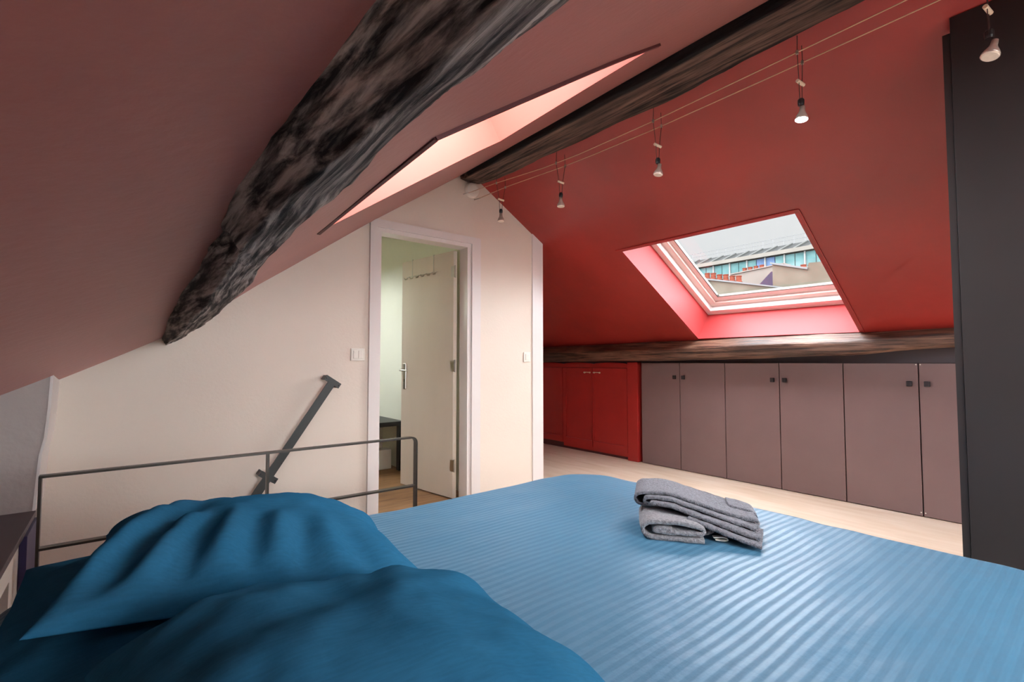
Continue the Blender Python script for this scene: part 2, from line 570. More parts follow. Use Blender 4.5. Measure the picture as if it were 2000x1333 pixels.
tag(mk('ceiling_back_room', *pink_patch(-1.25, 2.30, FAR + .05, 6.3, HC2), M_green, smooth=True), kind='structure')
# glazing of an unseen roof window added to light the back room
v = [(x, y, zpink(x, y) + .06) for x, y in HC2]
w3 = root_of('fill_window_3', None, None, (1.0, 4.5, 1.9), kind='structure')
mk('glass', v, [[0, 1, 2, 3]], M_glass, w3)

# ---- roof window in the red slope
NR = Vector((K, 0, 1)).normalized()
SR = Vector((1, 0, -K)).normalized()
OR = Vector((2.25, 0, 2.587))
def RP(s, y, d): return OR + SR * s + NR * d + Vector((0, y, 0))
S0, S1 = (WX0 - 2.25) * math.hypot(1, K), (WX1 - 2.25) * math.hypot(1, K)
DEP = 0.305
def ring_vf(s0, s1, y0, y1, ws, d0, d1, wb=None):
    """rectangular frame in the roof plane, four mitred members as one ring"""
    wb = wb or ws
    o = [(s0, y0), (s1, y0), (s1, y1), (s0, y1)]
    i = [(s0 + ws, y0 + ws), (s1 - wb, y0 + ws), (s1 - wb, y1 - ws), (s0 + ws, y1 - ws)]
    V = [RP(s, y, d0) for s, y in o] + [RP(s, y, d0) for s, y in i] + [RP(s, y, d1) for s, y in o] + [RP(s, y, d1) for s, y in i]
    Fs = []
    for k in range(4):
        n = (k + 1) % 4
        Fs += [[k, n, 4 + n, 4 + k], [8 + k, 12 + k, 12 + n, 8 + n], [k, 8 + k, 8 + n, n], [4 + k, 4 + n, 12 + n, 12 + k]]
    return V, Fs
# painted reveals, each a panel with thickness
def slab(a, b, c, d, out, t=.02):
    q = [Vector(p) for p in (a, b, c, d)]
    o = Vector(out).normalized() * t
    return q + [p + o for p in q], [[0, 1, 2, 3], [7, 6, 5, 4], [0, 4, 5, 1], [1, 5, 6, 2], [2, 6, 7, 3], [3, 7, 4, 0]]
def roof_window(name, WY0, WY1):
    w1 = root_of(name, None, None, (3.78, (WY0 + WY1) / 2, 1.67), kind='structure')
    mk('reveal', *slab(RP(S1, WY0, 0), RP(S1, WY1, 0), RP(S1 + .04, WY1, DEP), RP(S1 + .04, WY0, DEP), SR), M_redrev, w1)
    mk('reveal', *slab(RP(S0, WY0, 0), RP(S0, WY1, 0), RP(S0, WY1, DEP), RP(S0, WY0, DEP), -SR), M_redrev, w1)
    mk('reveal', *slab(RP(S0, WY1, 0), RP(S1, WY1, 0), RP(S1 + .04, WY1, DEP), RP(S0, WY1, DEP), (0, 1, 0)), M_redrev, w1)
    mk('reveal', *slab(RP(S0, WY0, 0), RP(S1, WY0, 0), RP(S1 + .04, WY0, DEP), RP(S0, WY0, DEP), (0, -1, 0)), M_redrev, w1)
    fr_ = mk('frame', *ring_vf(S0 - .03, S1 + .05, WY0 - .03, WY1 + .02, .075, DEP, DEP + .05), M_frame, w1)
    mk('sash', *ring_vf(S0 + .02, S1 - .005, WY0 + .02, WY1 - .045, .07, DEP + .05, DEP + .12), M_sash, w1)
    mk('glazing_bead', *ring_vf(S0 + .05, S1 - .055, WY0 + .05, WY1 - .08, .085, DEP + .075, DEP + .10), M_frame, w1)
    mk('gasket', *ring_vf(S0 + .12, S1 - .135, WY0 + .12, WY1 - .160, .008, DEP + .074, DEP + .10), M_iron, w1)
    gv = [RP(s, y, DEP + .1) for s, y in ((S0 + .06, WY0 + .06), (S1 - .06, WY0 + .06), (S1 - .06, WY1 - .09), (S0 + .06, WY1 - .09))]
    mk('glass', gv, [[0, 1, 2, 3]], M_glass, w1)
    # thin corner beads round the opening
    bd = .006
    mk('edge_bead', *merge(bar_vf(RP(S0 - .03, WY1 + .05, -.003), RP(S0 - .03, WY0 - .03, -.003), SR, bd, .005)), M_redcab, w1)
    mk('edge_bead', *merge(bar_vf(RP(S0 - .03, WY0 - .032, -.003), RP(S1 + .03, WY0 - .032, -.003), (0, 1, 0), bd, .005)), M_redcab, w1)

roof_window('window_1', WY0, WY1)
roof_window('fill_window_4', BY_0, BY_1)  # added fill window, out of view

# ---- roof window in the pink slope
NP = Vector((-.53, .06, .85)).normalized()
def PP(c, d): return Vector((c[0], c[1], zpink(*c))) + NP * d
def quadstrip(a, b, d0, d1, n=8, bend=0.0):
    V, Fs = [], []
    for i in range(n + 1):
        c = (a[0] + (b[0] - a[0]) * i / n, a[1] + (b[1] - a[1]) * i / n)
        V += [PP(c, d0), PP(c, d1)]
    for i in range(n):
        Fs.append([2 * i, 2 * i + 2, 2 * i + 3, 2 * i + 1])
    return V, Fs
def pink_window(name, HC):
    w2 = root_of(name, None, None, (sum(c[0] for c in HC) / 4, sum(c[1] for c in HC) / 4, 2.0), kind='structure')
    for a, b in ((0, 1), (1, 2), (2, 3), (3, 0)):
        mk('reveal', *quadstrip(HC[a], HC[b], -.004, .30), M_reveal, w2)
    cx = sum(c[0] for c in HC) / 4; cy = sum(c[1] for c in HC) / 4
    def grow(c, k): return (cx + (c[0] - cx) * k, cy + (c[1] - cy) * k)
    V = []
    for d in (.29, .36):
        V += [PP(grow(c, 1.10), d) for c in HC] + [PP(grow(c, .88), d) for c in HC]
    Fs = []
    for k in range(4):
        n = (k + 1) % 4
        Fs += [[k, n, 4 + n, 4 + k], [8 + k, 12 + k, 12 + n, 8 + n], [k, 8 + k, 8 + n, n], [4 + k, 4 + n, 12 + n, 12 + k]]
    mk('frame', V, Fs, M_frame, w2)
    mk('glass', [PP(grow(c, .95), .33) for c in HC], [[0, 1, 2, 3]], M_glass, w2)
    return w2
w2 = pink_window('window_2', HC)
pink_window('fill_window_5', HC3)  # unseen roof window behind the camera, added to light the far wall
def bead(pts, w=.013, t=.012):
    vf = []
    for a, b in zip(pts, pts[1:]):
        n = 6
        for i in range(n):
            p = (a[0] + (b[0] - a[0]) * i / n, a[1] + (b[1] - a[1]) * i / n)
            q = (a[0] + (b[0] - a[0]) * (i + 1) / n, a[1] + (b[1] - a[1]) * (i + 1) / n)
            vf.append(bar_vf(PP(p, -.004), PP(q, -.004), (q[1] - p[1], -(q[0] - p[0]), 0), w, t))
    return merge(*vf)
def ext(a, b, k): return (a[0] + (b[0] - a[0]) * k, a[1] + (b[1] - a[1]) * k)
mk('edge_bead', *bead([ext(HC[1], HC[0], 1.05), HC[1]]), M_darkred, w2)
mk('edge_bead', *bead([HC[1], ext(HC[1], HC[2], 1.02)]), M_darkred, w2)

# ------------------------------------------------------------------ timber beams
def resample(poly, n):
    pts = [Vector(p) for p in poly]
    L = [(pts[(i + 1) % len(pts)] - pts[i]).length for i in range(len(pts))]
    T = sum(L)
    out = []
    for k in range(n):
        d = T * k / n
        i = 0
        while d > L[i]:
            d -= L[i]; i += 1
        out.append(pts[i].lerp(pts[(i + 1) % len(pts)], d / L[i]))
    return out

def beam_mesh(stations, ring, n=72, step=.02, amp=.010, fine=.004, seed=0.0, roundk=2, hook=None):
    """stations: (y, [(x,z)...]) in falling or rising y, same point count"""
    V, Fs = [], []
    ys = [s[0] for s in stations]
    sgn = 1 if ys[-1] > ys[0] else -1
    m = max(2, int(abs(ys[-1] - ys[0]) / step))
    for r in range(m + 1):
        y = ys[0] + (ys[-1] - ys[0]) * r / m
        i = 0
        while i < len(ys) - 2 and (y - ys[i + 1]) * sgn > 0: i += 1
        f = (y - ys[i]) / (ys[i + 1] - ys[i])
        poly = [(a[0] + (b[0] - a[0]) * f, a[1] + (b[1] - a[1]) * f) for a, b in zip(stations[i][1], stations[i + 1][1])]
        pts = resample([Vector((p[0], p[1])) for p in poly], n)
        for _ in range(roundk):
            pts = [(pts[k - 1] + pts[k] * 2 + pts[(k + 1) % n]) / 4 for k in range(n)]
        c = sum(pts, Vector((0, 0))) / n
        for p in pts:
            d = (p - c).normalized()
            a = amp * noise.noise(Vector((p.x * 9 + seed, y * 2.2, p.y * 9)))
            g = noise.noise(Vector((p.x * 60 + seed, y * 3.5 + 2 * noise.noise(Vector((p.x * 5, y * 1.5, p.y * 5 + seed))), p.y * 60)))
            a += fine * (abs(g) * -2 + .4)
            if hook: a += hook(p, y)
            V.append((p.x + d.x * a, y, p.y + d.y * a))
    for r in range(m):
        for k in range(n):
            k2 = (k + 1) % n
            Fs.append([r * n + k, r * n + k2, (r + 1) * n + k2, (r + 1) * n + k])
    Fs.append(list(range(n)))
    Fs.append([m * n + k for k in range(n)][::-1])
    return V, Fs

PUR = [(3.221, .160, 1.223, .040, .112), (3.073, .158, 1.237, .046, .104), (2.927, .156, 1.249, .056, .092), (2.86, .155, 1.254, .059, .105),
       (2.733, .154, 1.265, .063, .140), (2.616, .152, 1.275, .067, .146), (2.459, .15, 1.288, .072, .143), (2.233, .148, 1.307, .079, .141),
       (2.002, .15, 1.33, .083, .141), (1.876, .155, 1.344, .084, .143), (1.764, .16, 1.357, .082, .148), (1.638, .163, 1.37, .078, .132),
       (1.517, .162, 1.381, .077, .116), (1.394, .162, 1.391, .076, .111), (1.275, .161, 1.402, .075, .118), (1.158, .159, 1.412, .078, .115),
       (1.06, .157, 1.419, .082, .118), (1.0, .157, 1.425, .083, .140), (.941, .164, 1.434, .080, .168), (.882, .17, 1.442, .08, .160), (.822, .174, 1.45, .084, .142),
       (.761, .18, 1.459, .087, .122), (.7, .189, 1.469, .088, .110), (.639, .195, 1.477, .089, .105), (.581, .199, 1.484, .09, .107),
       (.521, .203, 1.492, .093, .117), (.49, .205, 1.495, .095, .122), (.2, .225, 1.535, .105, .15), (-.6, .25, 1.61, .115, .17), (-2.3, .3, 1.77, .115, .17)]
st = []
for y, lx, lz, h, w in PUR:
    nx, nz, tx, tz = .53, -.85, .85, .53
    e = .07
    Lu = (lx - nx * e, lz - nz * e)
    Mp = (lx + nx * h, lz + nz * h)
    Rp_ = (Mp[0] + tx * w, Mp[1] + tz * w)
    Ru = (Rp_[0] - nx * (h + e), Rp_[1] - nz * (h + e))
    st.append((y, [Lu, (lx, lz), Mp, Rp_, Ru]))
def knot(p, y):
    d = math.hypot((y - 1.30) / .055, (p.x - .185) / .028)
    return -.028 * math.exp(-d * d) if p.y < 1.42 else 0
pv = beam_mesh(st, 5, n=110, step=.011, amp=.011, fine=.0050, seed=2.0, roundk=2, hook=knot)
tag(mk('purlin_beam', *pv, M_purlin, smooth=True), 'gnarled smoke-blackened timber purlin crossing the pale pink slope', 'beam')

st = []
for y, x0, x1, zb in ((3.215, 2.055, 2.235, 2.56), (3.12, 2.03, 2.225, 2.53), (3.0, 1.99, 2.205, 2.51), (2.6, 1.975, 2.215, 2.50), (2.2, 1.972, 2.224, 2.5), (1.47, 1.977, 2.252, 2.5), (.93, 1.978, 2.236, 2.5),
                      (.54, 1.98, 2.21, 2.5), (-.2, 1.98, 2.22, 2.5), (-2.3, 1.98, 2.22, 2.5)):
    st.append((y, [(x0 + .012, zb + .20), (x0, zb + .04), (x0 + .012, zb), (x1 - .01, zb), (x1, zb + .02), (x1, zb + .20)]))
rv = beam_mesh(st, 6, n=90, step=.020, amp=.010, fine=.0055, seed=9.0, roundk=1)
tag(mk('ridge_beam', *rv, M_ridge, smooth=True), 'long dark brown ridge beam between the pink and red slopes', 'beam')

PLATE = [(5.6, 1.300, 1.215, 1.098), (4.66, 1.304, 1.22, 1.100), (3.88, 1.309, 1.240, 1.110), (3.16, 1.318, 1.233, 1.111), (2.61, 1.322, 1.236, 1.118), (2.30, 1.325, 1.250, 1.124),
         (1.84, 1.332, 1.262, 1.131), (1.45, 1.336, 1.264, 1.149), (1.25, 1.338, 1.266, 1.150), (1.116, 1.340, 1.272, 1.163), (.98, 1.342, 1.28, 1.180), (.877, 1.343, 1.289, 1.188), (.64, 1.344, 1.296, 1.202), (-2.3, 1.344, 1.29, 1.20)]
st = [(y, [(4.56, zb + .02), (4.33, zb), (4.295, zb + .02), (4.283, zm - .01), (4.292, zm), (4.365, zt - .004), (4.56, zt - .004)]) for y, zt, zm, zb in PLATE]
wv_ = beam_mesh(st, 7, n=64, step=.022, amp=.008, fine=.003, seed=4.0, roundk=1)
tag(mk('wall_plate_beam', *wv_, M_plate, smooth=True), 'low rough timber wall plate running above the cupboards under the roof window', 'beam')

# ------------------------------------------------------------------ doorway
tr = root_of('trim_2', None, None, (1.78, FAR, 0), kind='structure')
Y0 = FAR - .022
def casing(poly): return prism_vf(poly, 'y', Y0, FAR + .002)
mk('casing', *casing([(1.318, 0), (1.372, 0), (1.372, 2.052), (1.40, 2.052), (1.40, 2.108), (1.358, 2.108), (1.318, 2.072)]), M_trim, tr)
mk('casing', *casing([(1.400, 2.052), (2.168, 2.052), (2.168, 2.108), (1.400, 2.108)]), M_trim, tr)
mk('casing', *casing([(2.168, 0), (2.252, 0), (2.252, 2.108), (2.168, 2.108)]), M_trim, tr)
mk('jamb', *box_vf(1.372, 1.405, FAR - .008, FAR + .11, 0, 2.052, .003), M_trim, tr)
mk('jamb', *box_vf(2.132, 2.168, FAR - .008, FAR + .11, 0, 2.052, .003), M_trim, tr)
mk('jamb', *box_vf(1.372, 2.168, FAR - .0085, FAR + .1105, 2.022, 2.053, .003), M_trim, tr)

# door leaf, swung into the back room
HG = Vector((2.118, FAR + .125, 0))
dd = Vector((2.010 - 2.118, 4.055 - (FAR + .125), 0)); LEAFW = .715
dd.normalize()
dn = Vector((-dd.y, dd.x, 0))            # faces the room (toward -x)
DM = Matrix(((dd.x, dn.x, 0, HG.x), (dd.y, dn.y, 0, HG.y), (0, 0, 1, 0), (0, 0, 0, 1)))
d1 = root_of('door_1', None, None, HG, kind='structure')
mk('leaf', *xform(box_vf(0, LEAFW, 0, .038, .012, 2.012, .002), DM), M_door, d1)
for hz in (1.79, 1.02, .22):
    h = mk('hinge', *xform(merge(lathe_vf([(.007, 0), (.007, .1)], (-.012, .030, hz), 10), box_vf(-.012, .03, .037, .0405, hz + .005, hz + .095)), DM), M_chrome, d1)
hp = mk('handle_plate', *xform(box_vf(LEAFW - .075, LEAFW - .035, .0375, .046, .86, 1.09, .003), DM), M_chrome, d1)
lv = tube_vf([(LEAFW - .055, .044, 1.03), (LEAFW - .055, .085, 1.03), (LEAFW - .058, .095, 1.03), (LEAFW - .09, .098, 1.03), (LEAFW - .165, .098, 1.028)], .0085, 10)
mk('lever', *xform(lv, DM), M_chrome, hp)
mk('keyhole', *xform(box_vf(LEAFW - .059, LEAFW - .051, .046, .047, .925, .95), DM), M_dark, hp)
# hook rack over the top of the door
hr = root_of('door_hook_rack', 'slim metal hook rack hung over the top of the open cream door', 'hook rack', DM @ Vector((.40, .05, 1.86)))
for lx in (.26, .56):
    mk('strap', *xform(merge(box_vf(lx - .004, lx + .004, .039, .042, 1.85, 2.016), box_vf(lx - .004, lx + .004, -.005, .042, 2.013, 2.016)), DM), M_chrome, hr)
mk('crossbar', *xform(tube_vf([(.20, .046, 1.862), (.64, .046, 1.862)], .004, 8), DM), M_chrome, hr)
for i in range(6):
    lx = .22 + i * .08
    mk('hook', *xform(tube_vf([(lx, .046, 1.862), (lx, .052, 1.845), (lx, .075, 1.838), (lx, .086, 1.856)], .0035, 6), DM), M_chrome, hr)

# ------------------------------------------------------------------ switches
def switch(x, z, w, h, rockers, label):
    r = root_of('light_switch', label, 'light switch', (x, FAR, z - h / 2), group='switches on the far wall')
    box('plate', x - w / 2, x + w / 2, FAR - .012, FAR, z - h / 2, z + h / 2, M_plastic, r, .003)
    ww = (w - .03) / rockers
    for i in range(rockers):
        x0 = x - w / 2 + .015 + i * ww
        v, f = box_vf(x0 + .0015, x0 + ww - .0015, FAR - .017, FAR - .011, z - h / 2 + .015, z + h / 2 - .015, .002)
        mk('rocker', v, f, M_plastic, r)
switch(1.243, 1.152, .096, .084, 2, 'white double light switch left of the door frame')
switch(2.757, 1.145, .075, .085, 1, 'white single light switch right of the door')

# ------------------------------------------------------------------ bench in the back room
bn = root_of('black_bench', 'low black bench seen through the doorway of the next room', 'bench', (1.6, 4.9, 0))
box('bench_top', .9, 2.26, 4.56, 5.3, .455, .50, M_black, bn, .004)
for x in (.93, 1.70, 2.235):
    for y in (4.60, 5.26):
        box('leg', x - .025, x + .02, y - .03, y + .03, 0, .455, M_black, bn)
box('side_panel', 1.95, 2.2, 4.95, 4.97, .0, .40, M_plastic, bn)
tag(box('storage_box', 2.02, 2.2, 4.72, 4.86, 0, .20, M_plastic, None, .006), 'pale box standing under the black bench', 'box')

# ------------------------------------------------------------------ brown cupboards
CX = 4.46
def screw(x, y, z, parent):
    v, f = lathe_vf([(.0045, 0), (.0045, .002), (.003, .003)], (0, 0, 0), 10)
    M = Matrix.Translation((x, y, z)) @ Matrix.Rotation(-math.pi / 2, 4, 'Y')
    mk('screw_cap', *xform((v, f), M), M_plastic, parent)
def knob(y, z, parent):
    v = merge(box_vf(CX - .012, CX, y - .008, y + .008, z - .008, z + .008), box_vf(CX - .030, CX - .012, y - .017, y + .017, z - .019, z + .019, .004))
    mk('knob', *v, M_knob, parent, plabel='square dark pewter knob')
def cupboard(ya, yb, yc, label, kz, caps=False):
    """ya > yb > yc: two doors sharing the meeting line yb"""
    r = root_of('low_cupboard', label, 'cupboard', (CX + .03, (ya + yc) / 2, 0), group='taupe cupboards along the low wall')
    box('body', CX + .02, 4.522, yc, ya, 0.0, 1.095, M_dark, r)
    for a, b, side in ((ya, yb, -1), (yb, yc, 1)):
        d = box('door', CX, CX + .02, b + .0035, a - .0035, .006, 1.092, M_brown, r, .0015)
        ky = (b + .05) if side < 0 else (a - .05)
        knob(ky, kz, d)
        if caps:
            yy = (b + .012) if side < 0 else (a - .012)
            screw(CX, yy, 1.083, d)
            screw(CX, yy, .03, d)
    return r
cupboard(3.262, 2.789, 2.312, 'two-door taupe cupboard next to the red cupboards', .945)
cupboard(2.312, 1.823, 1.342, 'two-door taupe cupboard in the middle of the row', .945)
cupboard(1.342, .875, .42, 'two-door taupe cupboard beside the tall dark wardrobe, with white screw caps', .945, True)

# red cupboards
def red_door(y0, y1, parent, hside, arch):
    d = mk('door', *box_vf(CX + .004, CX + .022, y0 + .005, y1 - .005, .075, 1.03, .002), M_redcab, parent)
    # raised stile frame with panel set back
    fw_ = .055
    if arch == 'solo' or True:
        o = [(y0 + .005, .075), (y1 - .005, .075), (y1 - .005, 1.03), (y0 + .005, 1.03)]
        i = [(y0 + fw_, .075 + fw_ + .02), (y1 - fw_, .075 + fw_ + .02), (y1 - fw_, 1.03 - fw_), (y0 + fw_, 1.03 - fw_)]
        if hside > 0: i[0] = (y0 + .012, i[0][1]); i[3] = (y0 + .012, i[3][1])
        else: i[1] = (y1 - .012, i[1][1]); i[2] = (y1 - .012, i[2][1])
        V = [(CX - .012, *p) for p in o] + [(CX - .010, *p) for p in i] + [(CX + .005, *p) for p in o] + [(CX + .005, *p) for p in i]
        Fs = []
        for k in range(4):
            n = (k + 1) % 4
            Fs += [[k, n, 4 + n, 4 + k], [8 + k, 12 + k, 12 + n, 8 + n], [k, 8 + k, 8 + n, n], [4 + k, 4 + n, 12 + n, 12 + k]]
        mk('door_frame', V, Fs, M_redcab, d)
    hy = (y0 + .035) if hside > 0 else (y1 - .035)
    s = 1 if hside > 0 else -1
    z = .975
    pull = merge(lathe_vf([(.009, -.012), (.012, -.004), (.009, .004)], (0, 0, 0), 10, Matrix.Translation((CX - .014, hy + s * .0, z)) @ Matrix.Rotation(math.pi / 2, 4, 'Y')),
                 lathe_vf([(.009, -.012), (.012, -.004), (.009, .004)], (0, 0, 0), 10, Matrix.Translation((CX - .014, hy + s * .085, z)) @ Matrix.Rotation(math.pi / 2, 4, 'Y')),
                 tube_vf([(CX - .022, hy - s * .012, z), (CX - .026, hy + s * .02, z + .003), (CX - .026, hy + s * .065, z + .003), (CX - .022, hy + s * .097, z)], [.008, .005, .005, .008], 8))
    mk('pull_handle', *pull, M_ceramic, d, plabel='cream and brass pull handle', smooth=True)
    return d
rcab = root_of('red_cupboard', 'two-door red panelled cupboard with cream handles', 'cupboard', (CX + .03, 3.96, 0), group='red cupboards in the alcove')
box('body', CX + .02, 4.522, 3.443, 4.473, 0, 1.06, M_darkred, rcab)
box('plinth', CX + .03, CX + .04, 3.443, 4.473, 0, .075, M_darkred, rcab)
box('bottom_rail', CX + .006, CX + .02, 3.443, 4.473, 0.03, .075, M_redcab, rcab)
red_door(3.443, 3.964, rcab, -1, '')
red_door(3.964, 4.473, rcab, 1, '')
rcab2 = root_of('red_cupboard', 'red panelled cupboard partly hidden behind the white wall end', 'cupboard', (CX + .03, 4.9, 0), group='red cupboards in the alcove')
box('body', CX + .02, 4.522, 4.473, 5.5, 0, 1.06, M_darkred, rcab2)
red_door(4.473, 4.985, rcab2, -1, '')
red_door(4.985, 5.49, rcab2, 1, '')
# scalloped valance above the red doors
sc = []
nn = 60
for i in range(nn + 1):
    y = 3.443 + (5.5 - 3.443) * i / nn
    ph = ((y - 3.443) % .515) / .515
    sc.append((y, 1.085 - .022 * (1 - abs(math.sin(ph * math.pi)) ** .5) * 1.0 + .012))
val = prism_vf([(3.443, 1.034)] + [(5.5, 1.034)] + [(y, z) for y, z in reversed(sc)], 'x', CX + .004, CX + .02)
tag(mk('trim_3', *val, M_redcab), kind='structure')
tag(mk('trim_4', *box_vf(CX - .02, 4.522, 3.300, 3.440, 0, 1.10, .006), M_redcab), kind='structure')

# ------------------------------------------------------------------ tall wardrobe
wd = root_of('tall_wardrobe', 'tall dark brown wardrobe reaching the red slope at the right edge', 'wardrobe', (2.82, .02, 0))
FXW = 2.480
body = [(FXW + .022, 0), (3.2, 0), (3.2, zred(3.2) - .012), (FXW + .022, zred(FXW + .022) - .012)]
mk('body', *prism_vf(body, 'y', -.33, .352), M_ward, wd)
mk('side_panel', *prism_vf([(FXW + .006, 0), (3.2, 0), (3.2, zred(3.2) - .06), (FXW + .006, zred(FXW) - .062)], 'y', .354, .376), M_ward, wd)
mk('door', *box_vf(FXW, FXW + .021, -.33, .3525, .01, zred(FXW) - .004, .0015), M_ward, wd)

# ------------------------------------------------------------------ guard rail and hand rail
gr = root_of('guard_rail', 'dark steel flat-bar guard rail between the bed and the stair opening', 'railing', (.54, 2.5, 0))
RY = 2.5
def flat_path(path, w, t):
    """flat bar swept in the XZ plane, w deep in Y"""
    P = [Vector((p[0], 0, p[1])) for p in path]
    V, Fs = [], []
    for i, p in enumerate(P):
        d = (P[min(i + 1, len(P) - 1)] - P[max(i - 1, 0)]).normalized()
        n = Vector((-d.z, 0, d.x))
        for a, b in ((-1, -1), (1, -1), (1, 1), (-1, 1)):
            V.append((p.x + n.x * a * t / 2, RY + b * w / 2, p.z + n.z * a * t / 2))
    for i in range(len(P) - 1):
        for k in range(4):
            k2 = (k + 1) % 4
            Fs.append([i * 4 + k, i * 4 + k2, i * 4 + 4 + k2, i * 4 + 4 + k])
    Fs += [[3, 2, 1, 0], [len(V) - 4, len(V) - 3, len(V) - 2, len(V) - 1]]
    return V, Fs
arc = [(1.311 - .03 + .03 * math.sin(a * math.pi / 12), .645 + .03 * math.cos(a * math.pi / 12)) for a in range(7)]
mk('top_rail', *flat_path([(-.228, .677)] + [(1.0, .675)] + arc, .034, .009), M_iron, gr)
mk('post', *flat_path([(1.311, .645), (1.311, .0)], .034, .009), M_iron, gr)
mk('post', *flat_path([(.543, .672), (.543, .0)], .030, .010), M_iron, gr)
mk('post', *flat_path([(-.224, .677), (-.224, .0)], .034, .009), M_iron, gr)
mk('middle_rail', *flat_path([(-.222, .413), (1.309, .404)], .034, .009), M_iron, gr)

hd = root_of('hand_rail', 'dark grey sloping stair hand rail bracketed to the white wall', 'hand rail', (.9, 3.15, .7))
A = Vector((1.063, 3.15, .985)); B = Vector((.25, 3.15, -.24))
ud = (A - B).normalized()
pd = Vector((-ud.z, 0, ud.x))
mk('rail', *bar_vf(A, B, pd, .048, .010), M_ironp, hd)
for t_ in (0.0, .665):
    c = A - ud * (t_ * 1.0 + .012)
    brk = mk('bracket', *merge(bar_vf(c - pd * .055, c + pd * .055, ud, .034, .012),
                               bar_vf(c - pd * .048, c - pd * .048 + Vector((0, .07, 0)), ud, .03, .010),
                               bar_vf(c + pd * .048, c + pd * .048 + Vector((0, .07, 0)), ud, .03, .010)), M_ironp, hd)
    for s in (-1, 1):
        mk('bolt', *lathe_vf([(.006, 0), (.006, .004), (.004, .006)], c + pd * s * .047 + Vector((0, -.005, 0)), 8, Matrix.Rotation(math.pi / 2, 4, 'X')), M_knob, brk)

# ------------------------------------------------------------------ low cupboard at the left end
lc = root_of('low_white_cabinet', 'low white cabinet with dark top beside the pillows, under the pink slope', 'cabinet', (-.6, 2.2, 0))
M_top = mat('plum_brown_top', rgb(84, 74, 78), 0.55, 0.05, 5)
box('top', -1.11, -.272, 1.0, 2.938, .435, .460, M_top, lc, .002)
vf = merge(box_vf(-.305, -.285, 2.42, 2.90, 0, .435), box_vf(-.305, -.285, 1.0, 1.5, 0, .435), box_vf(-.305, -.285, 1.5, 2.42, .34, .435), box_vf(-.305, -.285, 1.5, 2.42, 0, .05))
mk('front', *vf, M_plastic, lc)
mk('recess', *box_vf(-.62, -.60, 1.5, 2.42, 0, .435), M_navy, lc)
mk('side', *box_vf(-1.1, -.305, 2.88, 2.90, 0, .435), M_plastic, lc)
tag(box('gap_strip', -.284, -.262, 2.60, 2.90, 0, .44, M_navy, None, .002), kind='structure')  # added strip, navy colour stands in for a gap and its reflection

# ------------------------------------------------------------------ cable lights
rose = root_of('cable_light_mount', 'round white cable-light mount high on the gable wall under the ridge beam', 'light fitting', (2.165, FAR, 2.44))
mk('canopy', *lathe_vf([(.062, 0), (.062, .018), (.056, .034), (.040, .040)], (2.168, FAR, 2.492), 28, Matrix.Rotation(math.pi / 2, 4, 'X')), M_plastic, rose, smooth=False)
for px, pz in ((2.105, 2.448), (2.21, 2.425)):
    mk('hook', *tube_vf([(px - .012, FAR - .002, pz + .0), (px - .004, FAR - .05, pz), (px, FAR - .06, pz)], .004, 8), M_chrome, rose)
C1 = [(2.105, 3.16, 2.446), (2.125, 2.84, 2.432), (2.165, 2.35, 2.404), (2.19, 2.05, 2.402), (2.2, 1.5, 2.404), (2.2, .91, 2.416), (2.2, .427, 2.427), (2.2, -2.25, 2.45)]
C2 = [(2.205, 3.16, 2.424), (2.225, 2.80, 2.425), (2.27, 2.30, 2.416), (2.29, 2.02, 2.416), (2.3, 1.54, 2.414), (2.3, .957, 2.420), (2.3, .351, 2.430), (2.3, -2.25, 2.45)]
def cat(P, y):
    for a, b in zip(P, P[1:]):
        if b[1] <= y <= a[1]:
            f = (y - a[1]) / (b[1] - a[1])
            return Vector((a[0] + (b[0] - a[0]) * f, y, a[2] + (b[2] - a[2]) * f))
tag(mk('light_cable', *tube_vf(C1, .0024, 8), M_cable, smooth=True), 'taut copper light cable, the one nearer the ridge beam', 'cable', 'pair of light cables')
tag(mk('light_cable', *tube_vf(C2, .0024, 8), M_cable, smooth=True), 'taut copper light cable, the one further from the ridge beam', 'cable', 'pair of light cables')
LAMPS = [(2.83, 2.155, 'farthest cable spotlight, hanging before the edge of the gable wall', 0, 0),
         (2.245, 2.128, 'second cable spotlight from the gable wall', 0, 0),
         (1.52, 2.125, 'middle cable spotlight with a pale tilted lens, unlit', 10, 0),
         (.803, 2.146, 'cable spotlight with its white LED lens glowing', 6, 1),
         (.222, 2.132, 'nearest cable spotlight, tilted, in front of the dark wardrobe', 20, 0)]
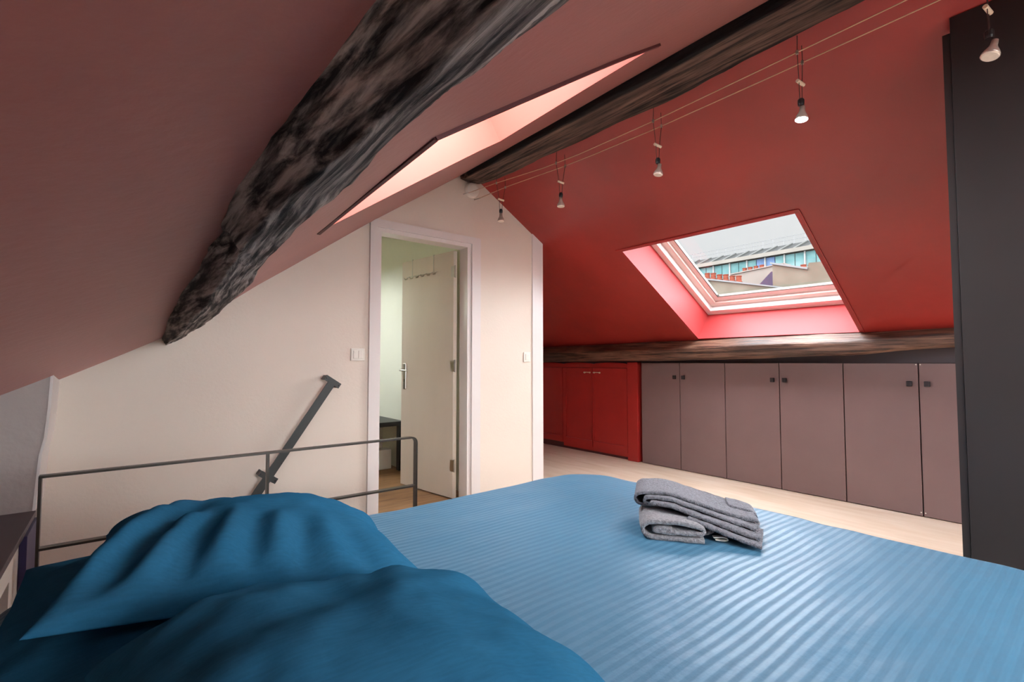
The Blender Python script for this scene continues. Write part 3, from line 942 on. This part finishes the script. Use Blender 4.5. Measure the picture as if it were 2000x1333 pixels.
for y, zb, lab, tilt, lit in LAMPS:
    a, b = cat(C1, y - .008), cat(C2, y + .008)
    xm = (a.x + b.x) / 2
    r = root_of('cable_spotlight', lab, 'spotlight', (xm, y, zb), group='spotlights hung on the cable pair')
    zs = zb + .077
    for p, s in ((a, -1), (b, 1)):
        mk('lead_wire', *tube_vf([p + Vector((-.004 * s, 0, .075)), p, Vector((xm + s * .016, y, zs + .085)), Vector((xm + s * .010, y, zs - .005))], .0016, 6), M_lead, r)
        mk('clip', *lathe_vf([(.006, -.008), (.006, .008)], p, 8), M_chrome, r)
    mk('spacer_bar', *tube_vf([(xm - .024, y + .004, zs + .088), (xm + .024, y - .004, zs + .082)], .0075, 10), M_ceramic, r)
    T = Matrix.Rotation(math.radians(tilt), 4, Vector((.6, .8, 0)))
    mk('socket', *lathe_vf([(.011, -.012), (.013, -.004), (.013, .012), (.009, .018)], (xm, y, zs - .004), 14), M_black, r, smooth=False)
    body = [(.026, 0), (.0255, .006), (.022, .016), (.016, .028), (.012, .036), (.0105, .058)]
    mk('reflector', *lathe_vf(body, (xm, y, zb), 24, T), M_refl, r, smooth=True)
    mk('lens', *lathe_vf([(.022, -.0035), (.0245, -.001), (.0245, .001)], (xm, y, zb), 24, T), M_led if lit else M_lens, r)
    if lit:
        mk('led_ring', *lathe_vf([(.0150, -.0046), (.0165, -.004), (.0165, -.003)], (xm, y, zb), 24, T), M_black, r)
        mk('led_core', *lathe_vf([(.0135, -.0052), (.0140, -.004), (.0140, -.003)], (xm, y, zb), 24, T), M_led, r)
        mk('led_center', *lathe_vf([(.004, -.0060), (.0045, -.005), (.0045, -.004)], (xm, y, zb), 16, T), M_black, r)
        ld = bpy.data.lights.new('led_glow', 'SPOT')
        ld.energy = 6
        ld.spot_size = math.radians(70)
        ld.spot_blend = .8
        ld.shadow_soft_size = .02
        ld.color = (1, .95, 1)
        lo = bpy.data.objects.new('led_glow', ld)
        COL.objects.link(lo)
        lo.parent = r
        lo.location = (0, 0, -.012)

# ------------------------------------------------------------------ bed
BX0, BX1, BY0, BY1, BZ = -.235, 1.985, -.06, 1.81, .55
bd_ = root_of('bed', 'low double bed with a pale mattress under the blue bedding', 'bed', ((BX0 + BX1) / 2, (BY0 + BY1) / 2, 0))
mk('mattress', *box_vf(BX0 + .06, BX1 - .07, BY0 + .07, BY1 - .07, .27, .515, .05, 4), M_mattress, bd_, smooth=True)
mk('base', *box_vf(BX0 + .05, BX1 - .08, BY0 + .08, BY1 - .08, .10, .27, .01), M_ward, bd_)
for x in (BX0 + .15, BX1 - .18):
    for y in (BY0 + .18, BY1 - .18):
        mk('leg', *lathe_vf([(.022, 0), (.028, .10)], (x, y, 0), 14), M_ward, bd_)

def duvet():
    nx = 150; ny = 130
    a, b = (BX1 - BX0) / 2, (BY1 - BY0) / 2
    cx, cy = (BX0 + BX1) / 2, (BY0 + BY1) / 2
    R = .20
    V, Fs = [], []
    ext_ = 1.22
    def lin(i, n):
        t = -1 + 2 * i / n
        return t * ext_
    for j in range(ny + 1):
        for i in range(nx + 1):
            u, v = lin(i, nx), lin(j, ny)
            m = max(abs(u), abs(v), 1e-6)
            px, py = u / m * a, v / m * b
            qx, qy = abs(px), abs(py)
            if qx > a - R and qy > b - R:
                ccx, ccy = a - R, b - R
                d = Vector((qx - ccx, qy - ccy))
                k = max(d.x, d.y)
                d = d.normalized() * R
                qx, qy = ccx + d.x, ccy + d.y
            bx, by = math.copysign(qx, px), math.copysign(qy, py)
            mm = min(m, 1.0)
            x, y = cx + bx * mm, cy + by * mm
            # distance inside the edge
            s = (1 - mm) * min(a, b)
            z = BZ
            rr = .075
            if s < rr:
                z -= rr - math.sqrt(max(0, rr * rr - (rr - s) ** 2))
            else:
                z += .0
            z += .012 * noise.noise(Vector((x * 1.6, y * 1.6, 1.0))) + .004 * noise.noise(Vector((x * 6, y * 9, 4.0)))
            z += -.018 * max(0, 1 - s / .5) ** 2
            if m > 1:
                k = (m - 1) / (ext_ - 1)
                z -= k * .33
                wv = .014 * math.sin((x * 9 + y * 11) * 2.1) * k + .012 * k
                nrm = Vector((bx / a, by / b, 0)).normalized()
                x += nrm.x * wv; y += nrm.y * wv
            V.append((x, y, z))
    for j in range(ny):
        for i in range(nx):
            q = j * (nx + 1) + i
            Fs.append([q, q + 1, q + nx + 2, q + nx + 1])
    return V, Fs
du = mk('duvet', *duvet(), M_duvet, smooth=True)
tag(du, 'blue satin-striped duvet spread over the whole bed', 'duvet')
so = du.modifiers.new('thickness', 'SOLIDIFY'); so.thickness = .02; so.offset = -1

def pillow(name, c, H, seed, label, Hb=.05, n=90, wr=.012, power=.42, folds=()):
    """c: corner points near-left, near-right, far-right, far-left"""
    c = [Vector(p) for p in c]
    top, bot = [], []
    def base(u, v):
        s, t = (u + 1) / 2, (v + 1) / 2
        return (c[0] * (1 - s) + c[1] * s) * (1 - t) + (c[3] * (1 - s) + c[2] * s) * t
    V, Fs = [], []
    for side in (1, -1):
        for j in range(n + 1):
            for i in range(n + 1):
                u, v = -1 + 2 * i / n, -1 + 2 * j / n
                # denser toward the seams
                u = math.sin(u * math.pi / 2); v = math.sin(v * math.pi / 2)
                uu = u * (1 - .085 * (1 - v * v) * abs(u) ** 3)
                vv = v * (1 - .085 * (1 - u * u) * abs(v) ** 3)
                p = base(uu, vv)
                e = max(0, (1 - u * u) * (1 - v * v))
                h = e ** power
                edge = (1 - e) ** 1.5 * (e ** .25)
                ang = math.atan2(v, u)
                w = noise.noise(Vector((math.cos(ang) * 4.5 + seed, math.sin(ang) * 4.5, seed))) * edge * wr * 2.6
                w += noise.noise(Vector((u * 2.4 + seed, v * 2.4, seed * 2))) * wr * h * 1.1
                w += .35 * wr * noise.noise(Vector((u * 7 + seed, v * 7, 1.7))) * h
                for (u0, v0), (u1, v1), am, wi in folds:
                    du, dv = u1 - u0, v1 - v0
                    t = ((u - u0) * du + (v - v0) * dv) / (du * du + dv * dv)
                    if -.15 < t < 1.15:
                        tt = min(max(t, 0), 1)
                        dx = math.hypot(u - u0 - du * tt, v - v0 - dv * tt)
                        w += am * math.exp(-(dx / wi) ** 2) * math.sin(math.pi * min(max(.12 + t * .88, 0), 1)) ** .6 * min(1, e * 6)
                z = (H * h + w) if side > 0 else -(Hb * h)
                V.append(p + Vector((0, 0, z)))
    N1 = (n + 1) * (n + 1)
    def onedge(i, j): return i in (0, n) or j in (0, n)
    def vid(side, i, j):
        k = j * (n + 1) + i
        return k if side == 0 or onedge(i, j) else N1 + k
    for side in (0, 1):
        for j in range(n):
            for i in range(n):
                q = [vid(side, i, j), vid(side, i + 1, j), vid(side, i + 1, j + 1), vid(side, i, j + 1)]
                Fs.append(q if side == 0 else q[::-1])
    # drop the unused duplicates of the seam
    used = sorted({k for f in Fs for k in f})
    mp = {k: i for i, k in enumerate(used)}
    o = mk(name, [V[k] for k in used], [[mp[k] for k in f] for f in Fs], M_pillow, smooth=True)
    tag(o, label, 'pillow', 'petrol blue pillows at the head of the bed')
    return o
pillow('pillow', [(-.222, .88, .575), (.34, .92, .575), (.36, 1.70, .575), (-.175, 1.74, .575)], .075, 3.3, 'flattened dark blue pillow lying underneath, against the white cabinet', .02,
       folds=[((-.9, .2), (.1, .9), .012, .12), ((-.9, -.3), (.0, .4), -.012, .10)])
pillow('pillow', [(-.105, 1.0, .70), (.555, .985, .60), (.62, 1.60, .60), (-.02, 1.60, .665)], .125, 1.1, 'plump dark blue pillow further from the camera, lying on another', .03,
       folds=[((-1, -1), (-.45, .45), .024, .10), ((-.80, -.9), (-.35, .30), -.022, .10), ((-.62, -1), (-.40, -.1), .018, .07), ((-.45, -1), (-.25, -.1), -.020, .07),
              ((-.28, -1), (-.12, .0), .018, .07), ((-.10, -1), (.0, -.2), -.018, .07), ((.05, -1), (.12, -.2), .014, .07), ((.22, -1), (.25, -.3), -.014, .07),
              ((.42, -1), (.38, -.35), .012, .07), ((.62, -1), (.5, -.2), -.012, .08), ((-1, .2), (-.3, .6), -.014, .09)])
pillow('pillow', [(-.03, .28, .655), (.56, .28, .595), (.555, .93, .590), (-.03, .93, .65)], .165, 5.2, 'plump dark blue pillow nearest the camera, at the bottom edge', .06,
       folds=[((1, .2), (.2, .5), .012, .12), ((1, .6), (.4, .75), -.010, .10), ((-.9, .6), (.2, .85), .010, .09), ((-.8, .1), (.3, .45), -.010, .14)])

# ------------------------------------------------------------------ folded towels
def ribbon(path, thick, depth, org, sdir, wdir, nd=10, amp=.0025, seed=0):
    P = [Vector((p[0], p[1])) for p in path]
    # smooth
    for _ in range(2):
        Q = [P[0]]
        for a, b in zip(P, P[1:]):
            Q += [a.lerp(b, .25), a.lerp(b, .75)]
        Q.append(P[-1]); P = Q
    sd, wd_ = Vector(sdir).normalized(), Vector(wdir).normalized()
    org = Vector(org)
    V, Fs = [], []
    m = len(P)
    prof = []
    for i, p in enumerate(P):
        d = (P[min(i + 1, m - 1)] - P[max(i - 1, 0)]).normalized()
        n = Vector((-d.y, d.x))
        prof.append((p + n * thick / 2, p - n * thick / 2))
    loop = [a for a, b in prof] + [b for a, b in reversed(prof)]
    L = len(loop)
    for k in range(nd + 1):
        w = depth * k / nd
        for p in loop:
            q = org + sd * p.x + wd_ * w + Vector((0, 0, p.y))
            nv = noise.noise_vector(Vector((q.x * 40 + seed, q.y * 40, q.z * 40))) * amp
            nv += noise.noise_vector(Vector((q.x * 9 + seed, q.y * 9, q.z * 9))) * amp
            V.append(q + nv)
    for k in range(nd):
        for i in range(L):
            j = (i + 1) % L
            Fs.append([k * L + i, k * L + j, (k + 1) * L + j, (k + 1) * L + i])
    for i in range(m - 1):
        Fs.append([i, i + 1, L - 2 - i, L - 1 - i])
        q = nd * L
        Fs.append([q + i, q + L - 1 - i, q + L - 2 - i, q + i + 1])
    return V, Fs
TZ = .553
sd1, wd1 = Vector((.62, -.785, 0)), Vector((.785, .62, 0))
t1 = root_of('hand_towel', 'smaller light grey towel folded underneath on the duvet', 'towel', (1.40, .95, TZ), group='grey towels on the bed')
fold = [(.185, .008), (.10, .007), (.03, .008), (.006, .020), (.004, .040), (.03, .058), (.10, .056), (.165, .050), (.186, .040), (.178, .028), (.12, .026), (.06, .025), (.035, .030), (.045, .036), (.09, .036)]
mk('fold', *ribbon(fold, .012, .20, (1.262, .930, TZ), sd1, wd1, seed=1), M_towel2, t1, smooth=True)
mk('flap', *ribbon([(.12, .012), (.19, .013), (.215, .02), (.22, .032), (.20, .044), (.15, .046)], .011, .15, (1.302, .962, TZ), sd1, wd1, seed=3), M_towel2, t1, smooth=True)
mk('label_loop', *ribbon([(.205, .012), (.235, .016), (.25, .008), (.235, .004), (.21, .006)], .002, .02, (1.290, .940, TZ), sd1, wd1, nd=2, amp=.0003), M_plastic, t1, smooth=True)
sd2, wd2 = Vector((.56, -.83, 0)), Vector((.83, .56, 0))
t2 = root_of('bath_towel', 'larger charcoal grey towel folded and laid on top of the smaller one', 'towel', (1.55, .9, TZ), group='grey towels on the bed')
def zb2(s): return .066 * max(0, 1 - max(0, s - .10) / .25) ** 1.1 + .006
def U(s0, s1, k0, k1, th):
    pts = [(s1 - (s1 - s0) * i / 8, zb2(s1 - (s1 - s0) * i / 8) + k0 * th) for i in range(9)]
    zm = zb2(s0)
    pts.append((s0 - (k1 - k0) * th * .45, zm + (k0 + k1) / 2 * th))
    pts += [(s0 + (s1 - s0) * i / 8 * .985, zb2(s0 + (s1 - s0) * i / 8) + k1 * th) for i in range(9)]
    return pts
O2 = (1.365, 1.012, TZ)
TH2 = .0098
mk('outer_fold', *ribbon(U(.0, .365, 0, 4.0, TH2), .0085, .19, O2, sd2, wd2, seed=5), M_towel, t2, smooth=True)
def turn(deg):
    M = Matrix.Rotation(math.radians(deg), 3, 'Z')
    return M @ sd2, M @ wd2
sa, wa = turn(-4.0)
mk('inner_fold', *ribbon(U(.022, .355, 1.0, 3.0, TH2), .008, .17, Vector(O2) - wd2 * .022, sa, wa, seed=7), M_towel, t2, smooth=True)
sa, wa = turn(-8.0)
mk('core_fold', *ribbon([(.035 + .32 * i / 8, zb2(.035 + .32 * i / 8) + 1.6 * TH2) for i in range(9)], .0085, .17, Vector(O2) - wd2 * .040, sa, wa, seed=8), M_towel, t2, smooth=True)
sa, wa = turn(-11.0)
mk('lower_fold', *ribbon([(.15 + .205 * i / 8, zb2(.15 + .205 * i / 8) + .2 * TH2) for i in range(9)], .0085, .17, Vector(O2) - wd2 * .052, sa, wa, seed=11), M_towel, t2, smooth=True)
mk('corner_flap', *ribbon([(.285, zb2(.285) + .045), (.335, zb2(.335) + .047), (.368, zb2(.36) + .040), (.374, .024), (.368, .008)], .007, .10, Vector(O2) + wd2 * .085, sd2, wd2, seed=9), M_towel, t2, smooth=True)

# ------------------------------------------------------------------ roofs outside the window
M_stucco = mat('weathered_stucco', rgb(71, 66, 58), 0.9, 0.14, 1.3, bump=0.3, bscale=6, col2=rgb(56, 51, 43), spec=0.05)
M_white = mat('pale_render', rgb(76, 72, 67), 0.9, 0.06, 1.0, spec=0.05)
M_zinc = mat('zinc_coping', rgb(46, 46, 46), 0.6, 0.08, 4)
M_slate = mat('slate_blue_zinc', rgb(36, 34, 45), 0.9, 0.06, 3, spec=0.05)
M_terra = mat('terracotta', rgb(72, 36, 26), 0.9, 0.2, 6, spec=0.05)
M_teal = mat('teal_curtain_glass', rgb(58, 80, 80), 0.5, 0.25, .5, stretch=(1, 1.5, 3), col2=rgb(36, 66, 66), spec=0.08)
M_bluelouv = mat('blue_louvre', rgb(50, 64, 84), 0.6, 0.1, 3, spec=0.05)
M_concrete = mat('grey_concrete', rgb(54, 52, 50), 0.85, 0.08, 1)
M_louv = mat('dark_louvre_roof', rgb(26, 26, 25), 0.9, 0.1, 2, spec=0.05)
M_fin = mat('pale_roof_fin', rgb(48, 48, 46), 0.9, 0.05, 2, spec=0.05)
M_mull = mat('white_mullion', rgb(92, 92, 90), 0.9, 0.03, 2, spec=0.05)

pa = root_of('party_wall', 'weathered cream party wall with sloping zinc coping, seen low through the window', 'building', (13.2, 6.4, -3))
mk('wall', *prism_vf([(8.6, -3), (8.6, 3.80), (7.38, 3.50), (6.4, 3.27), (5.10, 2.96), (5.10, -3)], 'x', 13, 13.6), M_stucco, pa)
mk('coping', *prism_vf([(8.6, 3.80), (7.38, 3.50), (6.4, 3.27), (5.06, 2.95), (5.06, 2.98), (6.4, 3.315), (7.38, 3.545), (8.6, 3.85)], 'x', 12.94, 13.66), M_zinc, pa)
pg = root_of('gable_house', 'pale rendered gable behind the party walls with a slate-coloured slope', 'building', (16.5, 7.2, -3))
mk('wall', *prism_vf([(8.0, -3), (8.0, 4.06), (6.3, 4.17), (6.3, -3)], 'x', 16, 17.5), M_white, pg)
mk('coping', *prism_vf([(8.02, 4.06), (6.3, 4.17), (6.3, 4.20), (8.02, 4.10)], 'x', 15.95, 17.5), M_white, pg)
mk('slate_slope', *prism_vf([(7.02, 3.50), (6.58, 3.93), (6.2, 3.93), (6.2, 3.40)], 'x', 15.7, 16.0), M_slate, pg)
pb = root_of('party_wall', 'tall weathered cream wall at the right of the roof view', 'building', (14.5, 4.5, -3))
mk('wall', *prism_vf([(5.83, -3), (5.83, 3.83), (4.95, 3.55), (4.92, 3.72), (4.55, 3.70), (2.5, 3.6), (2.5, -3)], 'x', 14, 15.5), M_stucco, pb)
mk('coping', *prism_vf([(5.86, 3.83), (4.93, 3.54), (4.93, 3.59), (5.86, 3.88)], 'x', 13.93, 15.5), M_zinc, pb)
mk('stack', *prism_vf([(5.50, 3.70), (5.02, 3.62), (5.02, 3.76), (5.50, 3.80)], 'x', 14.9, 15.3), M_white, pb)
ORD = ['first', 'second', 'third', 'fourth', 'fifth', 'sixth']
def pot(x, y, z, h, lab, grp):
    v = lathe_vf([(.085, 0), (.095, .02), (.075, .04), (.068, h - .03), (.08, h - .02), (.08, h)], (x, y, z), 12)
    tag(mk('chimney_pot', *v, M_terra), lab, 'chimney pot', grp)
for i in range(6):
    y = 7.36 - i * .185
    pot(13.3, y, 3.50 - .245 * (7.38 - y) + .045, .17 + .02 * (i % 2), ORD[i] + ' terracotta chimney pot from the left in the six on the lower party wall', 'chimney pots on the lower party wall')
for i in range(4):
    pot(16.6, 7.82 - i * .19, 4.17 + .006 * i, .17, ORD[i] + ' terracotta chimney pot from the left in the four above the pale gable', 'chimney pots above the gable')
for i in range(3):
    pot(15.1, 5.44 - i * .19, 3.79 - .03 * i, .10, ORD[i] + ' low terracotta chimney pot from the left on the right-hand wall', 'chimney pots on the right-hand wall')

gb = root_of('glass_office_building', 'long glass office building with a grey louvred roof, far behind the chimneys', 'building', (48, 20, -3))
GX = 45
mk('core', *box_vf(GX + .4, GX + 9, 6, 44, -3, 10.9), M_concrete, gb)
ys = [26.6 + .8 * i for i in range(-20, 22)]
yy = 44.0
i = 0
while yy > 8:
    w = .82
    m_ = M_bluelouv if 18.9 < yy - w / 2 < 20.4 else M_teal
    mk('pane', *box_vf(GX + .2, GX + .25, yy - w + .03, yy - .03, 5.5, 10.55), m_, gb)
    if i % 2 == 0:
        mk('mullion', *box_vf(GX + .05, GX + .2, yy - .05, yy + .05, 5.5, 10.6), M_mull, gb)
    yy -= w
    i += 1
mk('fascia', *box_vf(GX - .3, GX + .4, 6, 44, 10.6, 10.95), M_white, gb)
mk('roof_louvre', *prism_vf([(GX + .1, 10.95), (GX + 1.6, 11.75), (GX + 9, 11.75), (GX + 9, 10.95)], 'y', 6, 44), M_louv, gb)
for i in range(26):
    y = 40 - i * 1.28
    mk('roof_fin', *bar_vf((GX + .05, y, 10.98), (GX + 1.55, y - .55, 11.78), (0, 1, 0), .22, .10), M_fin, gb)
rl = merge(*[box_vf(GX + 1.6, GX + 1.63, 40 - i * .9, 40 - i * .9 + .025, 11.75, 12.5) for i in range(37)], box_vf(GX + 1.6, GX + 1.63, 6, 44, 12.47, 12.5), box_vf(GX + 1.6, GX + 1.63, 6, 44, 12.12, 12.145))
mk('roof_railing', *rl, M_zinc, gb)
